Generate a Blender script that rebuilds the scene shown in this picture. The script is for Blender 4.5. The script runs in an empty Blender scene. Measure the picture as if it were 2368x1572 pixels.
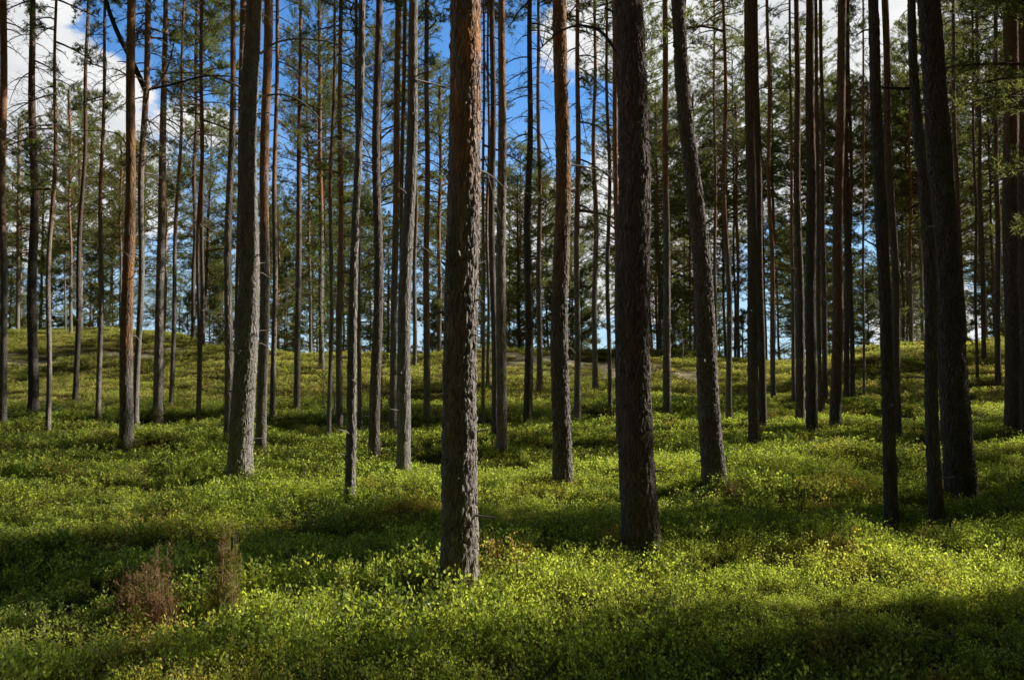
import bpy, math, random
import numpy as np
from mathutils import Vector
PI = math.pi
rng = np.random.default_rng(7)
random.seed(7)
sc = bpy.context.scene
COL = sc.collection

# ------------------------------------------------------------------ photo geometry
F, CX, HY = 1842.0, 1184.0, 883.0       # focal length in photo pixels, centre column, row of the eye level
EYE = 1.6
PITCH = math.radians(3.0)
SUN_EL, SUN_AZ = math.radians(37), math.radians(17)      # azimuth from +X towards +Y
SUN = np.array([math.cos(SUN_EL)*math.cos(SUN_AZ), math.cos(SUN_EL)*math.sin(SUN_AZ), math.sin(SUN_EL)])

def slope(y):                            # photo row -> height over distance, along the ground direction
    return math.tan(math.atan((786.0-y)/F)+PITCH)
def point(x, y, Y):                      # photo pixel at ground distance Y -> world
    vy = math.atan((786.0-y)/F)
    c = math.cos(PITCH)-((786.0-y)/F)*math.sin(PITCH)
    return np.array([(x-CX)/F*Y/c, Y, EYE+slope(y)*Y])

# ------------------------------------------------------------------ noise helpers
def _hash(ix, iy, s):
    n = (ix*374761393 + iy*668265263 + s*1274126177) & 0xffffffff
    n = ((n ^ (n >> 13))*1274126177) & 0xffffffff
    return ((n ^ (n >> 16)) & 0xffff)/65535.0
def vnoise(x, y, s=0):
    x = np.asarray(x, float); y = np.asarray(y, float)
    ix = np.floor(x).astype(np.int64); iy = np.floor(y).astype(np.int64)
    fx = x-ix; fy = y-iy
    fx = fx*fx*(3-2*fx); fy = fy*fy*(3-2*fy)
    a = _hash(ix, iy, s); b = _hash(ix+1, iy, s); c = _hash(ix, iy+1, s); d = _hash(ix+1, iy+1, s)
    return (a*(1-fx)+b*fx)*(1-fy)+(c*(1-fx)+d*fx)*fy
def worley(x, y, s, px):                 # F1, F2, cell value; x periodic with px cells
    ix = np.floor(x).astype(np.int64); iy = np.floor(y).astype(np.int64)
    f1 = np.full(x.shape, 9.0); f2 = np.full(x.shape, 9.0); cid = np.zeros(x.shape)
    for dx in (-1, 0, 1):
        for dy in (-1, 0, 1):
            cx = ix+dx; cy = iy+dy; wx = np.mod(cx, px)
            jx = _hash(wx, cy, s); jy = _hash(wx, cy, s+5); v = _hash(wx, cy, s+9)
            d = np.hypot(cx+jx-x, cy+jy-y)
            closer = d < f1
            f2 = np.where(closer, f1, np.minimum(f2, d))
            cid = np.where(closer, v, cid)
            f1 = np.where(closer, d, f1)
    return f1, f2, cid

# ------------------------------------------------------------------ terrain
RX = [-400, 0, 250, 400, 470, 540, 1000, 1150, 1350, 1550, 1700, 1900, 2050, 2150, 2368, 2800]
RY = [775, 770, 760, 782, 802, 810, 823, 818, 815, 820, 834, 828, 813, 806, 785, 775]
RD = [50, 50, 48, 44, 38, 33, 31, 34, 36, 36, 36, 36, 36, 36, 38, 40]
PD = [0, 6.5, 8, 11, 15, 20]
PZ = [0, 0, .02, .22, .30, .62]
def smooth(t):
    t = np.clip(t, 0, 1); return t*t*(3-2*t)
def terrain(X, Y):
    X = np.asarray(X, float); Y = np.asarray(Y, float)
    Yc = np.maximum(Y, 3.0)
    px = np.clip(X/Yc*F+CX, -400, 2800)
    ry = np.interp(px, RX, RY); rd = np.interp(px, RX, RD)
    sl = np.tan(np.arctan((786.0-ry)/F)+PITCH)
    zr = EYE+sl*rd-0.15
    z = np.interp(Y, PD, PZ)
    t = np.clip((Y-17.0)/(rd-17.0), 0, 1)
    zz = .42+(zr-.42)*(t**1.25*(1-t)+t*smooth(t)**.8)
    k = smooth((Y-15)/5)
    z = z*(1-k)+zz*k
    back = smooth((Y-rd)/26.0)
    z = z-back*(zr+1.5)
    amp = smooth((Y+2)/4)*(1-.8*smooth((Y-60)/60))
    # low hummock and dip on the left middle ground, as in the photo
    z = z+.22*np.exp(-(((X+7.0)/5.0)**2+((Y-13.5)/1.6)**2))-.30*np.exp(-(((X+7.0)/7.0)**2+((Y-17.5)/2.0)**2))
    z = z+.55*smooth((Y-22)/8)*(1-smooth((Y-60)/30))*(vnoise(X/4.3+3, Y/5.1, 6)-.5)
    z = z+amp*(.32*(vnoise(X/3.7+11, Y/3.1+4, 1)-.5)+.22*(vnoise(X/1.3, Y/1.2, 2)-.5)+.05*(vnoise(X/.45, Y/.45, 3)-.5))
    return z
CAMZ = EYE
def on_ground(x, y, lift=.17):
    Y = np.arange(3.2, 52, .04)
    vy = (786.0-y)/F
    c = math.cos(PITCH)-vy*math.sin(PITCH)
    X = (x-CX)/F*Y/c
    zray = EYE+slope(y)*Y
    hit = np.nonzero(zray <= terrain(X, Y)+lift)[0]
    return (X[hit[0]], Y[hit[0]]) if len(hit) else None

# ------------------------------------------------------------------ mesh helpers
def mesh_np(name, verts, quads=None, tris=None, mat=None, smooth_shade=False, attrs=None, mat_idx=None):
    verts = np.asarray(verts, np.float32).reshape(-1, 3)
    parts = []; tot = []
    if quads is not None and len(quads): parts.append(np.asarray(quads, np.int32).ravel()); tot += [4]*len(quads)
    if tris is not None and len(tris): parts.append(np.asarray(tris, np.int32).ravel()); tot += [3]*len(tris)
    loops = np.concatenate(parts); tot = np.asarray(tot, np.int32)
    me = bpy.data.meshes.new(name)
    me.vertices.add(len(verts)); me.vertices.foreach_set('co', verts.ravel())
    me.loops.add(len(loops)); me.loops.foreach_set('vertex_index', loops)
    me.polygons.add(len(tot))
    st = np.concatenate([[0], np.cumsum(tot)[:-1]]).astype(np.int32)
    me.polygons.foreach_set('loop_start', st)
    me.polygons.foreach_set('loop_total', tot)
    if mat is not None:
        for m in (mat if isinstance(mat, (list, tuple)) else [mat]): me.materials.append(m)
    if mat_idx is not None: me.polygons.foreach_set('material_index', np.asarray(mat_idx, np.int32))
    if smooth_shade: me.polygons.foreach_set('use_smooth', np.ones(len(tot), bool))
    if attrs:
        for k, v in attrs.items():
            a = me.attributes.new(k, 'FLOAT', 'POINT'); a.data.foreach_set('value', np.asarray(v, np.float32))
    me.update(calc_edges=True); me.validate()
    return me
def link(name, me, parent=None, loc=(0, 0, 0), rot=(0, 0, 0), scale=(1, 1, 1)):
    o = bpy.data.objects.new(name, me); COL.objects.link(o)
    o.location = loc; o.rotation_euler = rot; o.scale = scale
    if parent: o.parent = parent
    return o
def thing(name, loc, label, cat, group=None):
    o = bpy.data.objects.new(name, None); COL.objects.link(o)
    o.location = loc; o.empty_display_size = .3
    o['label'] = label; o['category'] = cat
    if group: o['group'] = group
    return o
class Acc:                               # collects tubes and leaf faces
    def __init__(s): s.v = []; s.q = []; s.t = []; s.n = 0; s.qm = []; s.tm = []
    def tube(s, pts, radii, sides=4, m=0, tip=True):
        pts = np.asarray(pts, float); radii = np.asarray(radii, float); n = len(pts)
        tan = np.gradient(pts, axis=0); tan /= np.linalg.norm(tan, axis=1)[:, None]+1e-9
        ref = np.array([0, 0, 1.0]) if abs(tan[0][2]) < .8 else np.array([1.0, 0, 0])
        a = np.cross(tan, ref); a /= np.linalg.norm(a, axis=1)[:, None]+1e-9
        b = np.cross(tan, a)
        th = np.arange(sides)*2*PI/sides
        ring = pts[:, None, :]+radii[:, None, None]*(np.cos(th)[None, :, None]*a[:, None, :]+np.sin(th)[None, :, None]*b[:, None, :])
        s.v.append(ring.reshape(-1, 3))
        i = np.arange(n-1)[:, None]*sides; j = np.arange(sides)[None, :]; k = (j+1) % sides
        q = np.stack([i+j, i+k, i+sides+k, i+sides+j], -1).reshape(-1, 4)+s.n
        s.q.append(q); s.qm.append(np.full(len(q), m)); s.n += n*sides
    def tri(s, a, b, c, m=1):            # arrays (N,3)
        N = len(a); s.v.append(np.stack([a, b, c], 1).reshape(-1, 3))
        s.t.append(np.arange(3*N).reshape(-1, 3)+s.n); s.tm.append(np.full(N, m)); s.n += 3*N
    def quad(s, a, b, c, d, m=1):
        N = len(a); s.v.append(np.stack([a, b, c, d], 1).reshape(-1, 3))
        s.q.append(np.arange(4*N).reshape(-1, 4)+s.n); s.qm.append(np.full(N, m)); s.n += 4*N
    def mesh(s, name, mats, smooth_shade=False):
        q = np.concatenate(s.q) if s.q else None; t = np.concatenate(s.t) if s.t else None
        mi = np.concatenate([x for x in s.qm+s.tm])
        return mesh_np(name, np.concatenate(s.v), q, t, mats, smooth_shade, mat_idx=mi)
def unit(v): return v/(np.linalg.norm(v, axis=-1, keepdims=True)+1e-9)
def rand_dirs(n, r=rng): return unit(r.normal(size=(n, 3)))

# ------------------------------------------------------------------ materials
def new_mat(name):
    m = bpy.data.materials.new(name); m.use_nodes = True; nt = m.node_tree; nt.nodes.clear()
    out = nt.nodes.new('ShaderNodeOutputMaterial'); return m, nt, out
class G:
    def __init__(s, nt): s.nt = nt
    def n(s, t, **kw):
        x = s.nt.nodes.new('ShaderNode'+t)
        for k, v in kw.items(): setattr(x, k, v)
        return x
    def l(s, a, b): s.nt.links.new(a, b)
    def noise(s, vec, scale, detail=4, rough=.55, dist=0):
        x = s.n('TexNoise'); x.inputs['Scale'].default_value = scale; x.inputs['Detail'].default_value = detail
        x.inputs['Roughness'].default_value = rough; x.inputs['Distortion'].default_value = dist
        if vec is not None: s.l(vec, x.inputs['Vector'])
        return x.outputs['Fac']
    def rng(s, v, a, b, c=0, d=1, sm=False):
        x = s.n('MapRange'); x.interpolation_type = 'SMOOTHSTEP' if sm else 'LINEAR'
        s.l(v, x.inputs['Value'])
        for k, z in zip(('From Min', 'From Max', 'To Min', 'To Max'), (a, b, c, d)): x.inputs[k].default_value = z
        return x.outputs['Result']
    def math(s, op, a, b=None, clamp=False):
        x = s.n('Math', operation=op); x.use_clamp = clamp
        for i, v in enumerate((a, b)):
            if v is None: continue
            if isinstance(v, (int, float)): x.inputs[i].default_value = v
            else: s.l(v, x.inputs[i])
        return x.outputs[0]
    def mix(s, f, a, b, mode='MIX'):
        x = s.n('Mix', data_type='RGBA', blend_type=mode)
        for i, v in ((0, f), (6, a), (7, b)):
            if isinstance(v, (int, float)): x.inputs[i].default_value = v
            elif isinstance(v, tuple): x.inputs[i].default_value = (*v, 1)
            else: s.l(v, x.inputs[i])
        return x.outputs[2]
    def scalevec(s, vec, sx, sy, sz):
        x = s.n('VectorMath', operation='MULTIPLY'); s.l(vec, x.inputs[0]); x.inputs[1].default_value = (sx, sy, sz)
        return x.outputs[0]
    def attr(s, name):
        x = s.n('Attribute'); x.attribute_name = name; return x.outputs['Fac']

def bark_material(name, grey, grey2, orange, orange2, dark=1.0, near=True):
    m, nt, out = new_mat(name); g = G(nt)
    oc = g.n('TexCoord').outputs['Object']
    rnd = g.n('ObjectInfo').outputs['Random']
    v = g.scalevec(oc, 1, 1, .16)
    vo = g.n('TexVoronoi', feature='DISTANCE_TO_EDGE'); vo.inputs['Scale'].default_value = 40
    warp = g.n('VectorMath', operation='ADD'); nz = g.n('TexNoise'); nz.inputs['Scale'].default_value = 9
    g.l(v, nz.inputs['Vector']); sv = g.n('VectorMath', operation='SCALE'); g.l(nz.outputs['Color'], sv.inputs[0]); sv.inputs['Scale'].default_value = .09
    g.l(v, warp.inputs[0]); g.l(sv.outputs[0], warp.inputs[1]); g.l(warp.outputs[0], vo.inputs['Vector'])
    crack = g.rng(vo.outputs['Distance'], 0, .22, 0, 1, True)
    n1 = g.noise(g.scalevec(oc, 1, 1, .35), 14, 6, .65)
    n2 = g.noise(oc, 90, 4, .7)
    n3 = g.noise(oc, 3.0, 3)
    plate = g.attr('plate'); org = g.attr('orange')
    cg = g.mix(g.rng(n1, .3, .7), grey, grey2)
    cg = g.mix(g.rng(n2, .35, .8, 0, .5), cg, tuple(min(1, c*1.5) for c in grey2))
    co = g.mix(g.rng(n1, .35, .65), orange, orange2)
    co = g.mix(g.rng(n2, .55, .75, 0, .6), co, tuple(c*.45 for c in orange))
    of = g.math('MULTIPLY', org, g.rng(n3, .3, .6, .55, 1.15), clamp=True)
    c = g.mix(of, cg, co)
    shade = g.math('MULTIPLY', g.rng(plate, .1, .7, .40, 1.30), g.rng(crack, 0, 1, .74, 1.0))
    hs = g.n('HueSaturation'); g.l(c, hs.inputs['Color'])
    g.l(g.math('MULTIPLY', shade, g.rng(rnd, 0, 1, .8*dark, 1.15*dark)), hs.inputs['Value'])
    bs = g.n('BsdfPrincipled'); g.l(hs.outputs[0], bs.inputs['Base Color']); bs.inputs['Roughness'].default_value = .9
    bs.inputs['Specular IOR Level'].default_value = .2
    h = g.math('ADD', g.math('MULTIPLY', crack, .6), g.math('ADD', g.math('MULTIPLY', n1, .8), g.math('MULTIPLY', n2, .35)))
    bp = g.n('Bump'); bp.inputs['Strength'].default_value = .9; bp.inputs['Distance'].default_value = .02 if near else .03
    g.l(h, bp.inputs['Height']); g.l(bp.outputs[0], bs.inputs['Normal'])
    g.l(bs.outputs[0], out.inputs['Surface']); return m
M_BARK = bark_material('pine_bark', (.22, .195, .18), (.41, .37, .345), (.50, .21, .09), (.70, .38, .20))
M_BARKSUN = bark_material('sunlit_pine_bark', (.27, .25, .235), (.50, .465, .44), (.50, .24, .11), (.70, .42, .24))  # brightened bark copy: sunshine on a few trunks is put into the colour
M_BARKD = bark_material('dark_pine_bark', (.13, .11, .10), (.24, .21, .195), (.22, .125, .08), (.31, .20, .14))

def twig_material(name, c1, c2):
    m, nt, out = new_mat(name); g = G(nt)
    oc = g.n('TexCoord').outputs['Object']
    c = g.mix(g.noise(oc, 12, 3), c1, c2)
    bs = g.n('BsdfPrincipled'); g.l(c, bs.inputs['Base Color']); bs.inputs['Roughness'].default_value = .85
    g.l(bs.outputs[0], out.inputs['Surface']); return m
M_TWIG = twig_material('live_branch_bark', (.10, .06, .035), (.22, .12, .06))
M_DEAD = twig_material('dead_grey_wood', (.20, .18, .16), (.42, .38, .34))
M_BIRCH = twig_material('birch_bark', (.35, .33, .30), (.62, .60, .55))
M_HSTEM = twig_material('heather_stem', (.30, .15, .11), (.55, .36, .28))

def leaf_material(name, cols, trans, world_scale=.6, transcol=1.5, tw=.45, rough=.5, spec=.3, dry=None, tips=False):
    m, nt, out = new_mat(name); g = G(nt)
    geo = g.n('NewGeometry'); pos = geo.outputs['Position']; isl = geo.outputs['Random Per Island']
    a = g.noise(pos, world_scale, 3); b = g.noise(pos, world_scale*7, 2)
    c = g.mix(g.rng(a, .35, .65), cols[0], cols[1])
    c = g.mix(g.rng(b, .4, .7), c, cols[2])
    c = g.mix(g.rng(isl, .0, 1, 0, .55), c, cols[1])
    if dry:
        d = g.noise(pos, .8, 4, .6)
        c = g.mix(g.math('MULTIPLY', g.rng(d, .56, .68), g.rng(isl, .3, .6)), c, dry)
    val = g.rng(isl, 0, 1, .65, 1.35)
    if tips:                             # leaves get darker and browner towards the foot of each shoot
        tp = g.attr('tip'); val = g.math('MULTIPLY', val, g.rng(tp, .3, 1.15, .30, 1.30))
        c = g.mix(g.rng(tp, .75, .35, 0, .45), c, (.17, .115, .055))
    hs = g.n('HueSaturation'); g.l(c, hs.inputs['Color']); g.l(val, hs.inputs['Value'])
    bs = g.n('BsdfPrincipled'); g.l(hs.outputs[0], bs.inputs['Base Color']); bs.inputs['Roughness'].default_value = rough
    bs.inputs['Specular IOR Level'].default_value = spec
    tr = g.n('BsdfTranslucent'); tc = g.mix(1.0, hs.outputs[0], trans, 'MULTIPLY')
    gm = g.n('VectorMath', operation='SCALE'); g.l(tc, gm.inputs[0]); gm.inputs['Scale'].default_value = transcol
    g.l(gm.outputs[0], tr.inputs['Color'])
    mx = g.n('MixShader'); mx.inputs[0].default_value = tw; g.l(bs.outputs[0], mx.inputs[1]); g.l(tr.outputs[0], mx.inputs[2])
    g.l(mx.outputs[0], out.inputs['Surface']); return m
M_NEEDLE = leaf_material('pine_needles', [(.175, .21, .085), (.27, .285, .11), (.125, .16, .07)], (1.0, 1.0, .6), .25, 1.9, .48, .5)
M_BERRY = leaf_material('bilberry_leaves', [(.205, .265, .055), (.37, .41, .115), (.115, .175, .038)], (1.0, 1.0, .46), .5, 3.1, .5, .42, .25, dry=(.32, .21, .09), tips=True)
M_LINGON = leaf_material('lingonberry_leaves', [(.10, .18, .045), (.20, .27, .07), (.07, .13, .035)], (1.0, 1.0, .55), .5, 2.0, .4, .35, .4, dry=(.24, .13, .06), tips=True)
M_SEDGE = leaf_material('ridge_plants', [(.36, .37, .09), (.54, .51, .20), (.22, .27, .06)], (1.0, .98, .55), .35, 2.3, .5, .5, .3, dry=(.42, .32, .16), tips=True)
M_BIRCHLEAF = leaf_material('birch_leaves', [(.16, .26, .04), (.24, .34, .05), (.12, .2, .03)], (1.0, 1.0, .5), 1, 2.2, .5, .5)
M_HEATH = leaf_material('heather_needles', [(.30, .26, .11), (.44, .27, .17), (.22, .24, .08)], (1, .9, .6), 6, 1.6, .35, .6)

def ground_material():
    m, nt, out = new_mat('forest_floor'); g = G(nt)
    pos = g.n('NewGeometry').outputs['Position']
    n1 = g.noise(pos, .7, 5); n2 = g.noise(pos, 9, 5, .7); n3 = g.noise(pos, 60, 3, .7)
    c = g.mix(g.rng(n1, .38, .62), (.030, .034, .012), (.075, .060, .022))
    c = g.mix(g.rng(n2, .4, .65, 0, .7), c, (.10, .085, .03))
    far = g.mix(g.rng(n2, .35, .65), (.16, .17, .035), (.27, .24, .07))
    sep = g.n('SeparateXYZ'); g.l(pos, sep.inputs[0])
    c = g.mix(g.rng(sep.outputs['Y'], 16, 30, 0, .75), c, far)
    sand = g.attr('sand')
    sf = g.math('MULTIPLY', sand, g.rng(n2, .3, .55, .5, 1.1), clamp=True)
    c = g.mix(sf, c, g.mix(n3, (.46, .41, .27), (.66, .61, .43)))
    bs = g.n('BsdfPrincipled'); g.l(c, bs.inputs['Base Color']); bs.inputs['Roughness'].default_value = .95
    bs.inputs['Specular IOR Level'].default_value = .1
    bp = g.n('Bump'); bp.inputs['Distance'].default_value = .05; bp.inputs['Strength'].default_value = .8
    g.l(g.math('ADD', n2, g.math('MULTIPLY', n3, .4)), bp.inputs['Height']); g.l(bp.outputs[0], bs.inputs['Normal'])
    g.l(bs.outputs[0], out.inputs['Surface']); return m
M_GROUND = ground_material()

def sand_mask(X, Y):
    X = np.asarray(X, float); Y = np.asarray(Y, float)
    px = X/np.maximum(Y, 1)*F+CX
    w = vnoise(X/1.7, Y/1.7, 21)-.5
    # sandy trail on the left slope and bare sandy patch below the ridge right of centre
    a = np.exp(-((Y-(33.0+(px-200)*.004)+w*2.6)/2.2)**2)*smooth((560-px)/140)*(Y < 60)
    b = np.exp(-(((px-1340)/190.0)**2)**1.5)*np.exp(-((Y-(31.3)+w*2.5)/2.4)**2)
    c = np.exp(-(((px-1640)/160.0)**2))*np.exp(-((Y-31.0+w*3)/1.0)**2)*.5
    return np.clip((a*1.6+b*1.7+c)*(.35+1.1*smooth((vnoise(X/.7, Y/.5, 22)-.25)/.4)), 0, 1)

# ------------------------------------------------------------------ ground sheet
def warp_axis(n, a, fine, far):
    t = np.linspace(-1, 1, n); return np.sign(t)*(fine*np.abs(t)+(far-fine)*np.abs(t)**a)
gx = warp_axis(561, 6, 42, 1500)
gy = np.concatenate([np.linspace(-300, -6, 20)[:-1], np.linspace(-6, 60, 470), 60+(np.linspace(0, 1, 60)[1:]**3)*2500])
GX, GY = np.meshgrid(gx, gy)
GZ = terrain(GX, GY)
nv, nh = GX.shape[0], GX.shape[1]
i = np.arange(nv-1)[:, None]*nh; j = np.arange(nh-1)[None, :]
quads = np.stack([i+j, i+j+1, i+nh+j+1, i+nh+j], -1).reshape(-1, 4)
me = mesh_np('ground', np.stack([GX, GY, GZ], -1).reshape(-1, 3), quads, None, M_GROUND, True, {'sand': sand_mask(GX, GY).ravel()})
gnd = link('ground', me); gnd['kind'] = 'structure'

# ------------------------------------------------------------------ bilberry cover: plant patches scattered over the floor
def berry_patch(seed, stems, leaves, ll, rad, hmean, mat=None):
    mat = mat or M_BERRY
    r = np.random.default_rng(seed); A = Acc()
    ang = r.uniform(0, 2*PI, stems); rr = rad*np.sqrt(r.uniform(0, 1, stems))
    P = []; D = []; Ls = []; TT = []
    for k in range(stems):
        h = hmean*r.uniform(.45, 1.4)*(1-.25*(rr[k]/rad)**2)
        base = np.array([rr[k]*math.cos(ang[k]), rr[k]*math.sin(ang[k]), -.03])
        lean = r.normal(size=2)*.22
        top = base+np.array([lean[0]*h, lean[1]*h, h+.03])
        mid = (base+top)/2+np.array([*(r.normal(size=2)*.012), 0])
        if k % 2 == 0: A.tube([base, mid, top], [.0016, .0014, .0008], 3, 0)
        t = r.uniform(.4, 1.0, leaves)**.7
        a3 = r.uniform(0, 2*PI, leaves)
        pos = base+(top-base)*t[:, None]+np.stack([np.cos(a3), np.sin(a3), 0*a3], 1)*(.018*r.uniform(.2, 1.6, leaves))[:, None]
        d = np.stack([np.cos(a3), np.sin(a3), r.uniform(.3, 2.4, leaves)], 1)
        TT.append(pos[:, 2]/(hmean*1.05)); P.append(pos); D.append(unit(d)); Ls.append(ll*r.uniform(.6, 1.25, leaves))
    P = np.concatenate(P); D = np.concatenate(D); L = np.concatenate(Ls)[:, None]
    side = unit(np.cross(D, rand_dirs(len(P), r))); nrm = np.cross(D, side)
    w = L*.30
    a = P; c = P+D*L; bm = P+D*L*.5
    A.quad(a, bm+side*w+nrm*w*.35, c, bm-side*w+nrm*w*.35, 1)
    me = A.mesh('bilberry_patch', [M_TWIG, mat])
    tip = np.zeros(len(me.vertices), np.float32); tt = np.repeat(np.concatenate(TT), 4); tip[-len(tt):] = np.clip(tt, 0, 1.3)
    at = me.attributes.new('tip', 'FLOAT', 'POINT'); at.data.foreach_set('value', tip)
    return me
def source_collection(name, meshes):
    c = bpy.data.collections.new(name)
    for k, me in enumerate(meshes):
        o = bpy.data.objects.new(name+'_source', me); c.objects.link(o)
    return c
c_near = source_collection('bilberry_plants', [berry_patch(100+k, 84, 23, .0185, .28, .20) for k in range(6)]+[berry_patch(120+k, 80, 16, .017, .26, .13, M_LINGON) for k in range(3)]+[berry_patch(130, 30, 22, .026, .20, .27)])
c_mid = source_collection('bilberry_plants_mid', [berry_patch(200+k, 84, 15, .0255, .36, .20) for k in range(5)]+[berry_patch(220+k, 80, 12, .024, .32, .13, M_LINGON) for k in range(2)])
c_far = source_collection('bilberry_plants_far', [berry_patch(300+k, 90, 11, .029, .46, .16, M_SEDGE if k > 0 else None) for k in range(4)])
def scatter(name, pts, scl, coll, label, cat):
    me = bpy.data.meshes.new(name); me.from_pydata([tuple(p) for p in pts], [], [])
    a = me.attributes.new('psc', 'FLOAT', 'POINT'); a.data.foreach_set('value', np.asarray(scl, np.float32))
    o = link(name, me); o['kind'] = 'stuff'; o['label'] = label; o['category'] = cat
    ng = bpy.data.node_groups.new(name, 'GeometryNodeTree')
    ng.interface.new_socket('Geometry', in_out='INPUT', socket_type='NodeSocketGeometry')
    ng.interface.new_socket('Geometry', in_out='OUTPUT', socket_type='NodeSocketGeometry')
    N = ng.nodes; L = ng.links.new
    gi = N.new('NodeGroupInput'); go = N.new('NodeGroupOutput')
    mp = N.new('GeometryNodeMeshToPoints'); ip = N.new('GeometryNodeInstanceOnPoints')
    ci = N.new('GeometryNodeCollectionInfo'); ci.inputs['Collection'].default_value = coll
    ci.inputs['Separate Children'].default_value = True; ci.inputs['Reset Children'].default_value = True
    ip.inputs['Pick Instance'].default_value = True
    rv = N.new('FunctionNodeRandomValue'); rv.data_type = 'FLOAT_VECTOR'
    rv.inputs[0].default_value = (-.08, -.08, 0); rv.inputs[1].default_value = (.08, .08, 6.283)
    at = N.new('GeometryNodeInputNamedAttribute'); at.data_type = 'FLOAT'; at.inputs['Name'].default_value = 'psc'
    L(gi.outputs[0], mp.inputs[0]); L(mp.outputs[0], ip.inputs['Points']); L(ci.outputs[0], ip.inputs['Instance'])
    L(rv.outputs[0], ip.inputs['Rotation']); L(at.outputs[0], ip.inputs['Scale']); L(ip.outputs[0], go.inputs[0])
    md = o.modifiers.new('scatter', 'NODES'); md.node_group = ng
    return o
def jitter_grid(x0f, x1f, y0, y1, step):
    out = []
    y = y0
    while y < y1:
        xa, xb = x0f(y), x1f(y); n = int((xb-xa)/step)
        if n > 0:
            xs = xa+(np.arange(n)+rng.uniform(0, 1, n))*step
            out.append(np.stack([xs, y+rng.uniform(0, step, n)], 1))
        y += step
    return np.concatenate(out)
def cover(y0, y1, step, coll, base, label):
    P = jitter_grid(lambda y: -.80*y-2.5, lambda y: .80*y+2.5, y0, y1, step)
    X, Y = P[:, 0], P[:, 1]
    keep = rng.uniform(0, 1, len(X)) > np.clip(sand_mask(X, Y)*1.35, 0, .93)
    bare = vnoise(X/1.1, Y/.9, 31)*.6+vnoise(X/.4, Y/.4, 32)*.4
    keep &= ~((bare > .64) & (rng.uniform(0, 1, len(X)) < .8))
    X, Y = X[keep], Y[keep]
    s = base*(.55+.55*vnoise(X/1.6, Y/1.6, 33)+.45*vnoise(X/.5, Y/.5, 34))*rng.uniform(.8, 1.2, len(X))
    # low, thin growth where the near right foreground opens
    s *= 1-.35*np.exp(-(((X-2.2)/1.6)**2+((Y-5.3)/.7)**2))
    return scatter(label[0], np.stack([X, Y, terrain(X, Y)], 1), s, coll, label[1], 'ground cover')
cover(2.6, 11.5, .195, c_near, 1.0, ('bilberry_cover', 'low leafy bilberry shrubs carpeting the foreground forest floor'))
cover(11.5, 22, .27, c_mid, 1.0, ('bilberry_cover', 'sunlit and shaded bilberry carpet between the middle trunks'))
cover(22, 56, .36, c_far, 1.0, ('bilberry_cover', 'yellow green low shrub carpet on the slope up to the ridge'))

# ------------------------------------------------------------------ pine crowns (shared by many trees)
def crown_mesh(seed, L, R, dens, dead, blades=15, bw=.0065, bl=.10, conic=False):
    r = np.random.default_rng(seed); A = Acc(); TP = []; TD = []
    z = -dead*2.6
    while z < L:
        f = z/L
        live = z > 0 or r.uniform() < .18
        if conic: rad = R*(1-max(f, 0))**.8+.15
        else: rad = R*(math.sin(PI*min(1, max(0, .18+.8*f)))**.7*.95+.12) if z > 0 else R*.75*r.uniform(.3, 1)
        rad *= r.uniform(.65, 1.15)
        az = r.uniform(0, 2*PI)
        up = (.25+.5*max(f, 0)) if z > 0 else -.05
        up += r.normal()*.12
        n = 6; t = np.linspace(0, 1, n)
        droop = -.25*rad if z < .3*L else .1*rad
        d = np.array([math.cos(az), math.sin(az), 0]); s = np.array([-d[1], d[0], 0])
        wig = r.normal()*.12*rad
        pts = np.array([0, 0, z])+d*rad*t[:, None]+s*(wig*np.sin(t*2.6))[:, None]+np.array([0, 0, 1])*(up*rad*t+droop*t**2)[:, None]
        if z <= 0 and not live: pts[:, 2] -= .25*rad*t**2
        r0 = (.011+.010*rad)*(1.15-.7*max(f, 0))*(1 if live else .7)
        A.tube(pts, r0*(1-.85*t)+.002, 4, 0 if live else 2)
        ns = int((5+6*rad)*(1 if live else .9))
        for _ in range(ns):
            t0 = r.uniform(.25, 1.0)**.8 if live else r.uniform(.15, .95)
            p0 = np.array([np.interp(t0, t, pts[:, c]) for c in range(3)])
            sl = rad*(.18+.35*(1-t0))*r.uniform(.5, 1.3)
            sd = unit(d*r.uniform(.3, 1)+s*r.choice([-1, 1])*r.uniform(.3, 1.2)+np.array([0, 0, r.normal()*.3+(.25 if live else 0)]))
            p1 = p0+sd*sl*.5+np.array([0, 0, r.normal()*.03]); p2 = p0+sd*sl+np.array([0, 0, (.10 if live else -.05)*sl])
            A.tube([p0, p1, p2], [.0055, .004, .002], 3, 0 if live else 2)
            if live:
                nt = max(3, int(dens*(3+7*sl)))
                tt = r.uniform(.25, 1.08, nt)
                pp = p0+(p2-p0)*tt[:, None]+r.normal(size=(nt, 3))*.05
                TP.append(pp); TD.append(np.repeat(sd[None]+np.array([0, 0, .35]), nt, 0)+r.normal(size=(nt, 3))*.4)
            else:
                for _k in range(2):
                    q = p1+(p2-p1)*r.uniform(); e = q+unit(r.normal(size=3)+sd)*sl*.4
                    A.tube([q, e], [.003, .0015], 3, 2)
        z += r.uniform(.05, .16)*(1.0 if z > 0 else 1.5) if not conic else r.uniform(.04, .12)
    TP = np.concatenate(TP); TD = unit(np.concatenate(TD)); n = len(TP)
    P = np.repeat(TP, blades, 0)
    D = unit(np.repeat(TD, blades, 0)*.75+rand_dirs(n*blades, r))
    P = P+np.repeat(TD, blades, 0)*r.uniform(-.07, .04, (n*blades, 1))
    Ln = bl*r.uniform(.65, 1.2, (n*blades, 1))
    S = unit(np.cross(D, rand_dirs(n*blades, r)))*bw
    A.tri(P-S, P+S, P+D*Ln, 1)
    return A.mesh('pine_crown', [M_TWIG, M_NEEDLE, M_DEAD])
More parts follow.
